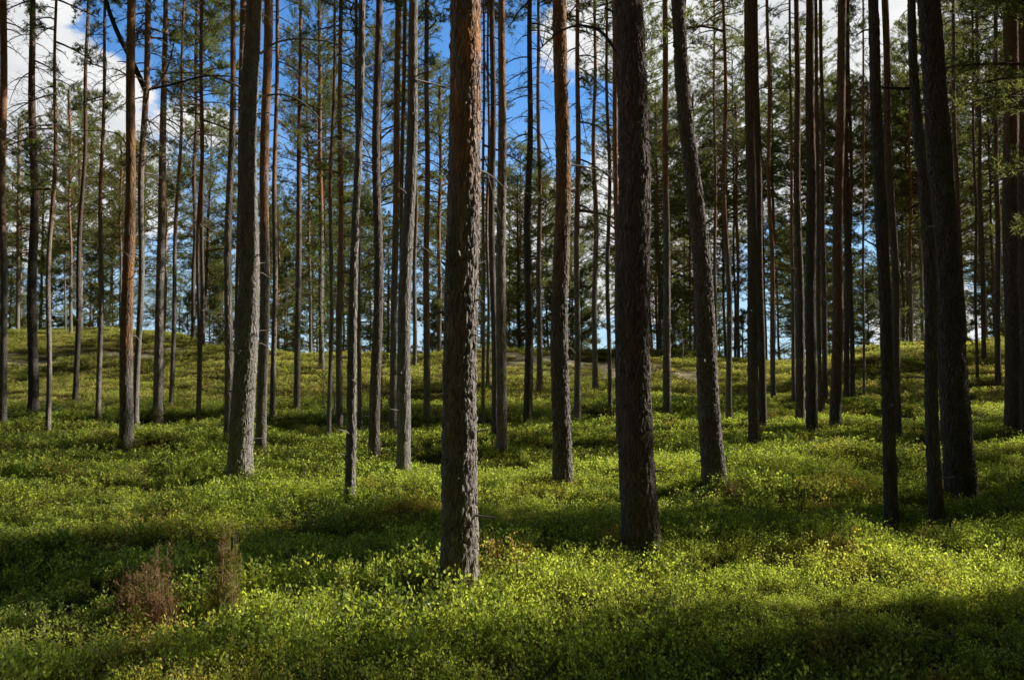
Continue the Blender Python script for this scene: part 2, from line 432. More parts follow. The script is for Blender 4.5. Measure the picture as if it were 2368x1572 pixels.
CROWNS = [crown_mesh(500+k, L, R*1.12, dn*1.45, 1.5, blades=13, bw=.0075) for k, (L, R, dn) in enumerate([(6.5, 1.55, .62), (7, 1.75, .55), (6, 1.4, .7), (7.5, 1.7, .6), (5.5, 1.6, .55), (6.8, 1.35, .66), (8, 1.9, .5)])]
CLEN = [6.5, 7, 6, 7.5, 5.5, 6.8, 8]
LOWCR = [crown_mesh(600+k, L, R*1.05, .62, .9, blades=12, bw=.009, bl=.11) for k, (L, R) in enumerate([(8, 1.7), (9, 1.9), (7, 1.6)])]
LOWL = [8, 9, 7]
YOUNG = [crown_mesh(650+k, L, R, .75, .1, blades=12, bw=.009, bl=.11, conic=True) for k, (L, R) in enumerate([(4.5, 1.0), (6, 1.15), (3.2, .9)])]
YL = [4.5, 6, 3.2]

# dead side branches, shared
def dead_mesh(seed):
    r = np.random.default_rng(seed); A = Acc()
    L = r.uniform(.7, 1.25); n = 7; t = np.linspace(0, 1, n)
    up = r.uniform(-.1, .35); dr = r.uniform(.2, .65); wig = r.normal()*.15
    pts = np.stack([L*t, wig*np.sin(t*3), up*L*t-dr*L*t**2], 1)+np.concatenate([[[0, 0, 0]], r.normal(size=(n-1, 3))*.015])
    A.tube(pts, .012*(1-.8*t)+.0015, 5, 0)
    for _ in range(int(r.integers(2, 7))):
        k = r.integers(2, n); q = pts[k]; e = q+unit(np.array([1, r.normal()*1.1, r.normal()*.6]))*L*r.uniform(.12, .35)
        m = (q+e)/2+r.normal(size=3)*.02
        A.tube([q, m, e], [.0045, .003, .0012], 3, 0)
    return A.mesh('dead_branch', [M_DEAD])
DEADS = [dead_mesh(700+k) for k in range(12)]
def stub_mesh(seed):
    r = np.random.default_rng(seed); A = Acc(); L = r.uniform(.08, .22)
    A.tube([[0, 0, 0], [L*.5, 0, .01], [L, r.normal()*.02, r.normal()*.03]], [.011, .009, .006], 5, 0)
    return A.mesh('branch_stub', [M_DEAD])
STUBS = [stub_mesh(730+k) for k in range(5)]

# ------------------------------------------------------------------ pine trunks
def make_path(h1, off1, H, seed):
    r = np.random.default_rng(seed); ph = r.uniform(0, 6.28, 2); am = r.uniform(.012, .05, 2)
    def path(h):
        h = np.asarray(h, float)
        k = np.where(h < h1, h, h1+(h-h1)*.35)
        w = np.sin(np.clip(h/h1, 0, 1.0)*PI)
        x = off1[0]*k/h1+am[0]*w*np.sin(h*1.1+ph[0]); y = off1[1]*k/h1+am[1]*w*np.sin(h*.9+ph[1])
        return np.stack([x, y, h], -1)
    return path
def trunk_mesh(path, H, h1, r0, r1, seg, hs, seed, disp, orange0, orange1):
    hs = np.asarray(hs, float); n = len(hs)
    C = path(hs)
    rad = np.where(hs < h1, r0+(r1-r0)*hs/h1, r1+(.018-r1)*np.clip((hs-h1)/(H-h1), 0, 1)**.9)
    rad = np.maximum(rad, .014)
    th = np.arange(seg)*2*PI/seg
    T, Hh = np.meshgrid(th, hs)
    R = np.repeat(rad[:, None], seg, 1)
    # root flare and slow irregularity
    lob = .5+.5*np.cos(T*3+seed)*np.cos(T*2-seed*.7)
    R = R*(1+(.14+.42*lob)*np.exp(-np.maximum(Hh, 0)/.24))
    R = R*(1+.035*np.sin(T*2+Hh*.7+seed)+.02*np.sin(T*3-Hh*1.7))
    of0 = smooth((Hh-orange0)/max(.5, orange1-orange0)+(vnoise(T*1.5, Hh*1.2, seed)-.5)*.9)
    of = of0*(.35+.65*smooth((vnoise(np.cos(T)*3+20, Hh*5+np.sin(T)*3, seed+11)-.25)/.3))
    plate = np.full(T.shape, .6)
    if disp:
        nc = max(6, int(round(2*PI*r0/.036)))
        wx = T/(2*PI)*nc; wy = Hh/.105
        jx = .9*(vnoise(np.cos(T)*4+9, Hh*9+np.sin(T)*4, seed+3)-.5)
        jx2 = 1.3*(vnoise(Hh*3.1+np.cos(T)*2, np.sin(T)*2+5, seed+4)-.5)
        f1, f2, cid = worley(wx+jx+jx2, wy+jx*1.6, seed, nc)
        e = np.clip((f2-f1)/.32, 0, 1)
        f1b, f2b, cidb = worley(wx*2+jx, wy*2.6+jx2, seed+40, nc*2)
        e2 = np.clip((f2b-f1b)/.35, 0, 1)
        fine = vnoise(np.cos(T)*18+wx*1.3, Hh*34, seed+7)
        thin = 1-.62*of
        d = disp*thin*(.75*smooth(e)*(.35+1.0*cid)+.4*smooth(e2)*(.2+1.2*cidb)+.45*fine-.6)
        R = R+d
        plate = np.clip(.22+.30*smooth(e)+.16*e2+.22*fine+.25*of, 0, 1)
    V = np.stack([C[:, None, 0]+R*np.cos(T), C[:, None, 1]+R*np.sin(T), Hh], -1)
    i = np.arange(n-1)[:, None]*seg; j = np.arange(seg)[None, :]; k = (j+1) % seg
    q = np.stack([i+j, i+k, i+seg+k, i+seg+j], -1).reshape(-1, 4)
    return V.reshape(-1, 3), q, plate.ravel(), of.ravel()

tree_no = [0]
TREES = []
def add_tree(X, Y, r0, r1, h1, off1, H, cbase, ckind, label, dark=False, disp=0, detail=1, o0=3.5, o1=6.5,
             group=None, deads=5, stubs=0, name='pine_tree', crown=True, cscale=None, vis_h=None):
    tree_no[0] += 1; sd = tree_no[0]; r = np.random.default_rng(1000+sd)
    z0 = float(terrain(X, Y))-.05
    root = thing(name, (X, Y, z0), label, 'pine tree', group)
    path = make_path(h1, off1, H, sd)
    if detail == 2:                      # close trunk: real bark relief in the visible part
        vt = vis_h or h1
        hs = np.concatenate([np.linspace(-.25, vt+.4, int((vt+.6)/.014)), np.linspace(vt+.4, H, 60)[1:]]); seg = 120
    elif detail == 1:
        vt = vis_h or h1
        hs = np.concatenate([np.linspace(-.25, vt+.4, int((vt+.6)/.04)), np.linspace(vt+.4, H, 30)[1:]]); seg = 48
    else:
        hs = np.linspace(-.3, H, 40); seg = 10
    V, q, pl, of = trunk_mesh(path, H, h1, r0, r1, seg, hs, sd, disp, o0, o1)
    me = mesh_np('trunk', V, q, None, M_BARKSUN if dark == 'pale' else M_BARKD if dark else M_BARK, True, {'plate': pl, 'orange': of})  # 'pale' picks the bark with sunlight painted in
    link('trunk', me, root)
    if crown:
        src, ln = {'high': (CROWNS, CLEN), 'low': (LOWCR, LOWL), 'young': (YOUNG, YL)}[ckind]
        k = int(r.integers(len(src)))
        s = (H+.25-cbase)/ln[k]
        p = path(cbase); p2 = path(H)
        ax = Vector(p2-p)
        q_ = ax.to_track_quat('Z', 'Y').to_euler()
        e = link('crown', src[k], root, p, (q_[0], q_[1], r.uniform(0, 6.28)), (s*(cscale or 1), s*(cscale or 1), s))
    for _ in range(deads):
        h = r.uniform(max(1.6, cbase*.18), max(2.4, cbase*.98)); p = path(h)
        rr = r0+(r1-r0)*min(1, h/h1)
        az = r.uniform(0, 2*PI); sc_ = r.uniform(.35, 1.0)*(.6+.5*h/max(cbase, 1))
        link('dead_branch', DEADS[int(r.integers(len(DEADS)))], root, p+np.array([math.cos(az), math.sin(az), 0])*rr*.7,
             (r.normal()*.2, r.uniform(-.5, .25), az), (sc_*.8,)*3)
    for _ in range(stubs):
        h = r.uniform(.5, h1); p = path(h); rr = r0+(r1-r0)*min(1, h/h1); az = r.uniform(0, 2*PI)
        link('branch_stub', STUBS[int(r.integers(len(STUBS)))], root, p+np.array([math.cos(az), math.sin(az), 0])*rr*.85, (r.normal()*.3, r.uniform(-.6, .3), az))
    TREES.append((root, X, Y))
    return root

def photo_tree(bx, by, wb, tx, wt, label, Y=None, ty=0, H=None, cbase=None, ckind='high', **kw):
    """bx,by,wb: foot column/row and trunk width in photo pixels; tx,wt: column and width at row ty."""
    if Y is None:
        X, Y = on_ground(bx, by)
    else:
        X = point(bx, by, Y)[0]
    z0 = float(terrain(X, Y))
    top = point(tx, ty, Y); h1 = top[2]-z0
    r0 = wb*.5*Y/F; r1 = wt*.5*Y/F
    r = np.random.default_rng(int(bx*7+by))
    H_ = H or (max(h1+3.5, r.uniform(15, 18.5)) if Y > 16 else r.uniform(17, 19))
    cb = cbase if cbase is not None else max(min(h1*1.0, 11.5), 9.0) if Y > 16 else r.uniform(11.5, 13)
    kw.setdefault('cscale', .8 if Y < 16 else .88)
    detail = 2 if wb >= 38 and Y < 14 else 1 if wb >= 18 else 0
    disp = (.011 if kw.get('dark') == 'pale' else .016) if detail == 2 else .010 if detail == 1 else 0
    return add_tree(X, Y, r0, r1, h1, (top[0]-X, r.normal()*.01*h1), H_, cb, ckind, label, disp=disp, detail=detail, **kw), Y

#  foot x, y, width, top x, width, label, options
P = photo_tree
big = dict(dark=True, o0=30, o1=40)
T = {}
rows = [
 ('a1', 8, 973, 15, 4, 15, 'slim pine cut by the left edge of the view', {}),
 ('a2', 78, 950, 22, 80, 12, 'dark straight pine, second from the left edge, without any orange bark', dict(dark=True)),
 ('a3', 110, 1000, 12, 130, 6, 'thin pine leaning slightly right, rooted nearest among the far left trunks', {}),
 ('a4', 174, 923, 12, 198, 7, 'slim dark pine whose foot meets a shadowed bank below the sandy trail', dict(dark=True)),
 ('a5', 228, 963, 12, 241, 6, 'slim pine standing left of the bright orange trunk', {}),
 ('a6', 293, 1026, 28, 302, 18, 'bright orange barked pine in the left part, sunlit down its right side', dict(o0=1.0, o1=2.6, stubs=8)),
 ('a7', 313, 994, 14, 344, 13, 'forked pine leaning right directly behind the bright orange trunk', dict(dark=False, o0=4.5, o1=8)),
 ('a8', 365, 961, 22, 383, 10, 'straight dark pine right of the forked pine, orange only high up', dict(o0=5, o1=8)),
 ('a9', 395, 944, 11, 423, 5, 'very thin pine between the forked pine pair and the sunlit slim pine', {}),
 ('b1', 459, 971, 12, 465, 7, 'slim pine with a sunlit foot, midway between forked pine and big grey trunk', {}),
 ('b2', 526, 1019, 18, 538, 11, 'dark pine standing just left of the big sunlit grey trunk', dict(o0=4, o1=7)),
 ('b3', 546, 962, 13, 561, 14, 'orange topped pine showing between the big grey trunk and its dark left neighbour', dict(o0=2.5, o1=5)),
 ('b4', 555, 1101, 52, 593, 34, 'big sunlit grey trunk left of centre with long arching dead branches', dict(dark='pale', o0=5.5, o1=8, stubs=22, deads=3)),
 ('b5', 603, 1047, 22, 623, 19, 'orange pine close behind the right side of the big sunlit grey trunk', dict(o0=2.6, o1=4.6)),
 ('b6', 631, 971, 14, 637, 8, 'slim dark pine right of the pair formed with the big sunlit grey trunk', {}),
 ('c1', 687, 950, 16, 694, 8, 'lone straight pine between the big sunlit grey trunk and the leafy birch', {}),
 ('c2', 760, 1017, 11, 773, 6, 'thin dark pine beside the pale crooked birch stem', {}),
 ('c3', 785, 994, 16, 787, 9, 'slim orange pine right of the pale crooked birch stem', dict(o0=2.5, o1=4.5)),
 ('c4', 834, 1005, 10, 820, 7, 'thin pine crossing behind the curved sunlit trunk', {}),
 ('c5', 808, 1163, 22, 836, 14, 'curved slim trunk with a sunlit right edge, foot nearest among its neighbours', dict(dark='pale', o0=5, o1=8, stubs=8, detail_up=1)),
 ('c6', 866, 1063, 25, 873, 15, 'dark unlit pine just right of the curved slim trunk', dict(dark=True, o0=4, o1=8)),
 ('c7', 908, 1000, 16, 920, 14, 'dark pine just left of the pale sunlit trunk', {}),
 ('c8', 921, 985, 9, 938, 9, 'thin sunlit pine peeping out on the left of the pale sunlit trunk', {}),
 ('c9', 931, 1110, 32, 954, 20, 'pale sunlit trunk with bare grey bark, left of the thick central trunk', dict(dark='pale', o0=6, o1=9, stubs=14)),
 ('d1', 987, 978, 16, 986, 10, 'slim vivid orange pine between pale sunlit trunk and thick central trunk', dict(o0=1.4, o1=3.2)),
 ('d2', 1062, 1345, 74, 1077, 70, 'thick central trunk with flaking orange bark on its upper sunlit side', dict(o0=1.7, o1=4.8, stubs=10, deads=0)),
 ('d3', 1117, 992, 8, 1119, 5, 'very thin pole pine just right of the thick central trunk', {}),
 ('d4', 1128, 894, 8, 1129, 5, 'very thin pine on the slope behind the pole right of the central trunk', {}),
 ('d5', 1144, 1022, 16, 1137, 12, 'dark pine overlapped by the sunlit trunk right of the central one', dict(dark=True)),
 ('d6', 1160, 1047, 24, 1160, 16, 'straight pine with a thin sunlit edge, right of the thick central trunk', dict(o0=4, o1=8, stubs=6)),
 ('e1', 1221, 975, 20, 1225, 10, 'dark straight pine midway between central trunk and tall reddish one', dict(dark=True, o0=4, o1=8)),
 ('e2', 1248, 915, 14, 1245, 7, 'slim pine on the slope just left of the tall reddish trunk', {}),
 ('e3', 1302, 1116, 40, 1293, 31, 'tall reddish topped trunk standing between the two thickest trunks', dict(o0=2.2, o1=5, stubs=12)),
 ('e4', 1335, 971, 16, 1336, 9, 'slim dark pine close right of the tall reddish trunk', {}),
 ('e5', 1376, 910, 14, 1376, 7, 'slim pine standing on the shaded edge below the sandy patch', {}),
 ('e6', 1410, 955, 11, 1402, 6, 'thin pine with a sunlit edge left of the thickest dark trunk', {}),
 ('e7', 1431, 1019, 12, 1420, 12, 'slim reddish pine half hidden on the left of the thickest dark trunk', dict(o0=1.5, o1=4)),
 ('e8', 1484, 1255, 78, 1447, 62, 'thickest dark trunk right of centre with deeply furrowed black bark', dict(stubs=8, deads=0, **big)),
 ('f1', 1543, 968, 18, 1535, 11, 'dark straight pine between the thickest dark trunk and the leaning one', dict(o0=4, o1=8)),
 ('f2', 1657, 1112, 50, 1562, 26, 'leaning grey trunk tilting to the left, right of centre', dict(dark=False, o0=9, o1=14, stubs=8)),
 ('f3', 1655, 895, 9, 1649, 4, 'thin pine visible behind the upper part of the leaning trunk', {}),
 ('f4', 1687, 978, 15, 1670, 7, 'slim isolated pine just right of the leaning trunk', {}),
 ('g1', 1745, 1026, 25, 1730, 18, 'front trunk of the close pair right of the leaning trunk', dict(dark=True, o0=4, o1=7)),
 ('g2', 1765, 990, 17, 1752, 16, 'rear trunk of the close pair right of the leaning trunk', dict(dark=True, o0=4, o1=7)),
 ('g3', 1789, 919, 12, 1775, 7, 'slim reddish pine on the slope right of the close pair', dict(o0=1.5, o1=4)),
 ('g4', 1835, 927, 9, 1818, 5, 'thin pine behind the left side of a straight dark trunk on the right', {}),
 ('g5', 1851, 980, 20, 1840, 10, 'straight dark pine, left one of two trunks right of the close pair', dict(dark=True, o0=4, o1=7)),
 ('g6', 1877, 1000, 25, 1872, 17, 'wide dark pine with a sunlit line, right one of two right of the close pair', dict(dark=True, o0=4, o1=7)),
 ('g7', 1896, 957, 10, 1886, 8, 'thin dark pine touching the right side of the wide dark pine', dict(dark=True)),
 ('g8', 1908, 923, 13, 1892, 8, 'slim dark pine on the slope left of the orange edged trunk', dict(dark=True)),
 ('h1', 1931, 986, 24, 1944, 18, 'dark pine with an orange sunlit edge leaning slightly right', dict(dark=True, o0=1.5, o1=4)),
 ('h2', 1958, 923, 13, 1955, 8, 'left of two dark slim pines on the slope right of the orange edged trunk', dict(dark=True)),
 ('h3', 1971, 921, 11, 1958, 6, 'right of two dark slim pines on the slope right of the orange edged trunk', dict(dark=True)),
 ('h4', 1997, 919, 6, 1990, 4, 'very thin short pine on the right slope left of the long dark trunk', {}),
 ('i1', 2064, 1225, 28, 2019, 21, 'long dark trunk leaning left, foot nearest to the camera on the right', dict(dark=True, o0=5, o1=8, stubs=10)),
 ('i2', 2079, 1017, 17, 2044, 16, 'dark pine directly behind the long dark trunk, leaning the same way', dict(dark=True)),
 ('i3', 2170, 1204, 30, 2107, 16, 'dark trunk leaning left, just left of the very thick right hand trunk', dict(dark=True, o0=7, o1=10, stubs=10)),
 ('i4', 2185, 990, 14, 2148, 13, 'reddish pine squeezed behind the very thick right hand trunk', dict(o0=1, o1=4)),
 ('i5', 2226, 1160, 62, 2152, 46, 'very thick black trunk leaning left near the right side', dict(stubs=8, deads=2, **big)),
 ('i6', 2218, 940, 12, 2201, 7, 'slim pine emerging above the very thick black trunk on its right', dict(dark=True)),
 ('j1', 2260, 881, 7, 2249, 5, 'very thin pine on the slope right of the very thick black trunk', dict(dark=True)),
 ('j2', 2276, 833, 10, 2262, 6, 'slim pine high on the slope right of the very thick black trunk', dict(dark=True)),
 ('j3', 2308, 894, 13, 2290, 8, 'slim dark pine left of the wide trunk at the right side', dict(dark=True)),
 ('j4', 2341, 1005, 32, 2337, 32, 'wide dark trunk close to the right edge', dict(dark=True, o0=3, o1=7, stubs=5)),
 ('j5', 2376, 1012, 30, 2372, 26, 'dark trunk cut by the right edge of the view', dict(dark=True)),
 # feet behind or on the ridge: distance given
 ('k1', 41, 773, 9, 40, 5, 'slim pine on top of the left hill beyond the sandy trail', dict(Y=47, cbase=4.5, ckind='low', H=13)),
 ('k2', 151, 790, 4, 150, 2, 'thinnest grey pole pine on the left hill', dict(Y=42, cbase=4, ckind='low', H=8, ty=450)),
 ('k3', 164, 795, 7, 160, 4, 'sunlit slim pine on the left hill above the sandy trail', dict(Y=41, cbase=4.5, ckind='low', H=13)),
 ('k4', 187, 768, 10, 186, 6, 'dark short pine at the crest of the left hill', dict(Y=49, cbase=4, ckind='low', H=12)),
 ('k5', 279, 760, 6, 279, 4, 'slim pine on the hill crest left of the bright orange trunk', dict(Y=48, cbase=5, ckind='low', H=12)),
 ('k6', 446, 812, 10, 455, 7, 'dark pine rooted at the ridge edge left of the slim sunlit foot pine', dict(Y=39, dark=True)),
 ('k7', 470, 812, 9, 465, 5, 'dark pine rooted at the ridge edge right of the slim sunlit foot pine', dict(Y=38, dark=True)),
 ('k8', 744, 850, 13, 740, 8, 'sunlit grey pine on the slope wrapped in birch leaves', dict(H=12.5, cbase=7.5)),
 ('k9', 719, 812, 8, 714, 5, 'thin pine at the ridge left of the leafy birch', dict(Y=33, cbase=6, H=13)),
 ('l1', 959, 846, 10, 962, 6, 'slim pine on the ridge slope close behind the pale sunlit trunk', dict(cbase=8, H=13)),
 ('l2', 1015, 823, 11, 1019, 6, 'slim dark pine on the ridge left of the thick central trunk', dict(Y=33, cbase=5.5, H=12)),
 ('l3', 1608, 825, 7, 1600, 4, 'thin pine on the ridge left of the leaning trunk foot line', dict(Y=38, cbase=7, H=13)),
 ('l4', 1708, 832, 8, 1700, 5, 'slim pine at the dip of the ridge left of the close pair', dict(Y=38, cbase=7, H=13)),
 ('l5', 2107, 806, 8, 2092, 5, 'slim pine standing against white cloud at the right ridge', dict(Y=38, cbase=6, H=13)),
]
for r_ in rows:
    key, bx, by, wb, tx, wt, lab, kw = r_
    kw = dict(kw); kw.pop('detail_up', None)
    if key in ('h1', 'g5', 'e7', 'f1', 'g8', 'c7', 'i2', 'g1', 'g2', 'g6', 'j4', 'j5', 'd5', 'i4', 'd6', 'i5', 'g7', 'e3'): kw.update(cscale=.5, H=20, cbase=15)   # tall slim crowns let the low sun in
    kw.setdefault('stubs', 3 if wb >= 14 else 0)
    T[key] = P(bx, by, wb, tx, wt, lab, **kw)

# the long arching dead limbs that the photo shows, each a part of its pine
def limb(key, pix, r0, r1, mat=M_DEAD, dy=0.0, twigs=4, name='dead_branch', seed=0):
    root, Y = T[key]; r = np.random.default_rng(seed+len(pix)*13)
    pts = np.array([point(x, y, Y) for x, y in pix]); n = len(pts)
    pts[:, 1] += np.linspace(0, dy, n)
    k = Y/(Y+0.0); t = np.linspace(0, n-1, n*4)
    pp = np.stack([np.interp(t, np.arange(n), pts[:, c]) for c in range(3)], 1)
    ker = np.array([.25, .5, .25])
    for _ in range(4):
        q = pp.copy(); q[1:-1] = .25*pp[:-2]+.5*pp[1:-1]+.25*pp[2:]; pp = q
    pp -= np.array(root.location)
    A = Acc(); A.tube(pp, np.linspace(r0, r1, len(pp)), 7, 0)
    for _ in range(twigs):
        i = int(r.integers(len(pp)//3, len(pp))); q = pp[i]; e = q+unit(np.array([r.normal(), r.normal()*.6, r.normal()*.8]))*r.uniform(.12, .45)
        A.tube([q, (q+e)/2+r.normal(size=3)*.02, e], [r1*.8+.001, r1*.6, .0015], 3, 0)
    link(name, A.mesh(name, [mat], True), root)
limb('b4', [(603, 125), (640, 110), (700, 110), (770, 128), (830, 155)], .017, .006, dy=-.6, seed=1)
limb('b4', [(600, 224), (650, 221), (692, 236), (730, 265), (762, 305)], .016, .005, dy=-.3, seed=2)
limb('b4', [(572, 212), (540, 190), (470, 160), (400, 147), (350, 145)], .018, .006, dy=.4, seed=3)
limb('b4', [(590, 100), (570, 60), (545, 42), (520, 45)], .012, .004, dy=.3, seed=4)
limb('a7', [(338, 212), (305, 140), (270, 75), (243, 0), (225, -80)], .07, .045, M_BARK, seed=5, name='limb', twigs=2)
limb('a7', [(342, 208), (400, 190), (460, 166), (520, 162), (560, 170)], .028, .012, M_BARKD, seed=6, name='limb', dy=.5)
limb('a7', [(340, 212), (365, 180), (376, 120), (380, 40)], .03, .012, M_BARKD, seed=16, name='limb', dy=.7)
limb('a6', [(292, 335), (270, 305), (225, 291), (150, 285), (90, 285)], .014, .004, dy=.5, seed=7)
limb('a6', [(295, 176), (268, 157), (240, 152), (215, 155)], .012, .004, dy=.2, seed=8)
limb('e8', [(1425, 120), (1398, 45), (1345, 8), (1300, 3), (1252, 28)], .016, .006, M_BARKD, dy=.8, seed=9)
limb('e8', [(1400, 20), (1440, 60), (1462, 110), (1468, 150)], .010, .004, M_BARKD, dy=-.5, seed=10)
limb('e3', [(1312, 381), (1350, 380), (1400, 386), (1428, 400)], .014, .005, dy=.3, seed=11)
limb('c9', [(958, 184), (1000, 176), (1045, 172)], .014, .006, dy=.6, seed=12)
limb('d2', [(1105, 392), (1135, 393), (1165, 410)], .008, .003, dy=.3, seed=13)
limb('c9', [(957, 572), (980, 573), (1005, 598)], .011, .004, dy=-.2, seed=14)
limb('f2', [(1590, 300), (1560, 340), (1530, 350), (1500, 340)], .012, .004, dy=.5, seed=15)
limb('i3', [(2120, 205), (2085, 190), (2060, 170)], .02, .008, M_BARKD, dy=.4, seed=17)
limb('c5', [(834, 155), (800, 120), (775, 100)], .010, .004, dy=.3, seed=18)

# ------------------------------------------------------------------ forest beyond the ridge
marks = [(-200, 'left edge'), (302, 'bright orange trunk'), (575, 'big sunlit grey trunk'), (945, 'pale sunlit trunk'), (1070, 'thick central trunk'),
         (1300, 'tall reddish trunk'), (1465, 'thickest dark trunk'), (1620, 'leaning trunk'), (1745, 'close pair'), (1935, 'orange edged trunk'),
         (2050, 'long dark trunk'), (2200, 'very thick black trunk'), (2600, 'right edge')]
def between(px):
    for (a, na), (b, nb) in zip(marks, marks[1:]):
        if a <= px < b: return 'between %s and %s' % (na, nb)
    return 'beyond the %s' % ('left edge' if px < 0 else 'right edge')
def ridge_d(px): return float(np.interp(px, RX, RD))
placed = [(X, Y) for _, X, Y in TREES]
def far_pines(n, dmin, dmax, kind, hr, cr, rr, word, minsep, pxr=(-260, 2630), weight=None):
    k = 0; tries = 0
    while k < n and tries < 4000:
        tries += 1
        px = random.uniform(*pxr)
        if weight and random.random() > weight(px): continue
        Y = ridge_d(px)+random.uniform(dmin, dmax); X = (px-CX)/F*Y
        if any((X-a)**2+(Y-b)**2 < minsep**2 for a, b in placed): continue
        placed.append((X, Y)); k += 1
        H = random.uniform(*hr); cb = H*random.uniform(*cr); r0 = random.uniform(*rr)
        inview = 0 <= px <= 2368
        add_tree(X, Y, r0, r0*.55, H*.7, (random.gauss(0, .12), random.gauss(0, .1)), H, cb, kind,
                 '%s %s' % (word, between(px)), dark=random.random() < .4, o0=random.uniform(2, 5), o1=7,
                 group='%s %s' % (word, between(px)), deads=2 if Y < 55 else 0)
sparse = lambda px: .75 if 1050 < px < 1260 else .5 if 230 < px < 640 or 1560 < px < 1680 else 1.0
far_pines(42, 3, 24, 'high', (12.5, 17), (.34, .52), (.075, .12), 'slender pine past the ridge', 1.6, weight=sparse)
far_pines(40, 12, 48, 'high', (12, 16), (.52, .7), (.05, .085), 'thin far pine trunk', 1.5)
far_pines(23, 4, 30, 'low', (9, 14), (.15, .35), (.06, .11), 'bushy pine past the ridge', 1.6, weight=sparse)
far_pines(26, 26, 70, 'low', (11, 17), (.2, .45), (.08, .13), 'distant far forest pine', 2.4)
far_pines(8, 3, 26, 'low', (10, 15), (.28, .48), (.06, .10), 'bushy pine past the ridge', 1.5, pxr=(1690, 2500))
far_pines(14, 4, 30, 'high', (13, 17), (.4, .55), (.06, .10), 'slender pine past the ridge', 1.5, pxr=(1690, 2400))
far_pines(16, 3, 14, 'high', (15.5, 19), (.5, .62), (.08, .12), 'tall pine past the ridge', 1.5, pxr=(1480, 2450))
def young(px, Y, H, label):
    X = (px-CX)/F*Y
    add_tree(X, Y, .05, .03, H*.6, (0, 0), H, .25, 'young', label, name='young_pine', deads=0, cscale=1.0)
for px, dY, H, lab in [(432, 5, 3.4, 'small bushy young pine on the ridge left of the slim sunlit foot pine'),
        (483, 16, 11.0, 'tall cone shaped conifer against blue sky left of the big sunlit grey trunk'),
        (20, -2, 4.5, 'green young pine on the left hill at the left edge'),
        (215, 4, 6.0, 'bushy young pine on the left hill left of the bright orange trunk'),
        (110, 3, 7.0, 'dense green young pine on the left hill behind the dark straight pine'),
        (660, 5, 5.0, 'bushy young pine at the ridge right of the big sunlit grey trunk'),
        (1015, 9, 4.6, 'bushy young pine on the skyline just left of the thick central trunk'),
        (1188, 22, 9.5, 'narrow pointed conifer in the bright gap right of the thick central trunk'),
        (1222, 19, 9.0, 'pointed dark conifer rising behind the dark pine midway to the reddish trunk'),
        (1275, 8, 5.0, 'bushy young pine at the skyline left of the tall reddish trunk'),
        (1345, 9, 6.0, 'bushy young pine at the skyline right of the tall reddish trunk'),
        (1560, 8, 5.0, 'bushy young pine at the skyline left of the leaning trunk'),
        (1718, 5, 3.0, 'small pale green young pine at the dip of the ridge'),
        (1610, 12, 6.5, 'taller young pine at the skyline behind the leaning trunk'),
        (2010, 8, 5.0, 'bushy young pine at the ridge left of the long dark trunk'),
        (2285, 7, 5.0, 'bushy young pine at the ridge right of the very thick black trunk')]:
    young(px, ridge_d(px)+dY, H, lab)

# ------------------------------------------------------------------ leafy birch saplings
def birch(name, pix, Y, r0, label, leaf_from, nb, seed, spread=.55, leaves=26):
    r = np.random.default_rng(seed)
    pts = np.array([point(x, y, Y) for x, y in pix])
    X0 = pts[0][0]; z0 = float(terrain(X0, Y)); base = np.array([X0, Y, z0]); pts = pts-base; pts[0][2] = -.05
    n = len(pts); t = np.linspace(0, n-1, n*4)
    pp = np.stack([np.interp(t, np.arange(n), pts[:, c]) for c in range(3)], 1)
    for _ in range(3):
        q = pp.copy(); q[1:-1] = .25*pp[:-2]+.5*pp[1:-1]+.25*pp[2:]; pp = q
    root = thing(name, base, label, 'birch sapling')
    A = Acc(); A.tube(pp, np.linspace(r0, r0*.25, len(pp)), 7, 0)
    link('trunk', A.mesh('birch_trunk', [M_BIRCH], True), root)
    B = Acc(); LP = []
    for _ in range(nb):
        i = int(r.integers(int(leaf_from*len(pp)), len(pp))); q = pp[i]
        L = spread*r.uniform(.4, 1.3); az = r.uniform(0, 2*PI)
        e = q+np.array([math.cos(az)*L, math.sin(az)*L, L*r.uniform(.1, .8)]); m = (q+e)/2+np.array([0, 0, .06])
        B.tube([q, m, e], [.005, .0035, .0015], 3, 0)
        k = int(leaves*r.uniform(.5, 1.3)); tt = r.uniform(.2, 1.05, (k, 1))
        LP.append(q+(e-q)*tt+r.normal(size=(k, 3))*.07)
    Pn = np.concatenate(LP); N = len(Pn); D = unit(rand_dirs(N, r)+np.array([0, 0, -.3])); S = unit(np.cross(D, rand_dirs(N, r)))
    L = .055*r.uniform(.6, 1.2, (N, 1)); W = L*.38
    B.quad(Pn, Pn+D*L*.45+S*W, Pn+D*L, Pn+D*L*.45-S*W, 1)
    link('crown', B.mesh('birch_crown', [M_TWIG, M_BIRCHLEAF]), root)
Yb = on_ground(768, 968)[1]
birch('birch_sapling', [(766, 968), (776, 932), (768, 890), (764, 830), (757, 700), (752, 560), (748, 420)], Yb, .020, 'birch sapling with a pale crooked stem and leaves reaching up', .35, 46, 41, leaves=20)
birch('birch_sapling', [(752, 955), (748, 880), (744, 790), (740, 640), (738, 520)], Yb+.4, .012, 'thin straight birch sapling left of the pale crooked one', .2, 38, 42, leaves=18)
birch('birch_sapling', [(880, 985), (884, 880), (880, 760), (892, 620), (905, 470)], on_ground(880, 985)[1], .018, 'birch sapling with bright leaves behind the dark unlit pine', .3, 48, 43, leaves=20)
birch('birch_sapling', [(905, 950), (890, 870), (880, 800)], on_ground(905, 950)[1], .010, 'tiny sapling with a slanted stem on the slope left of the pale sunlit trunk', .2, 14, 44, .3, 14)
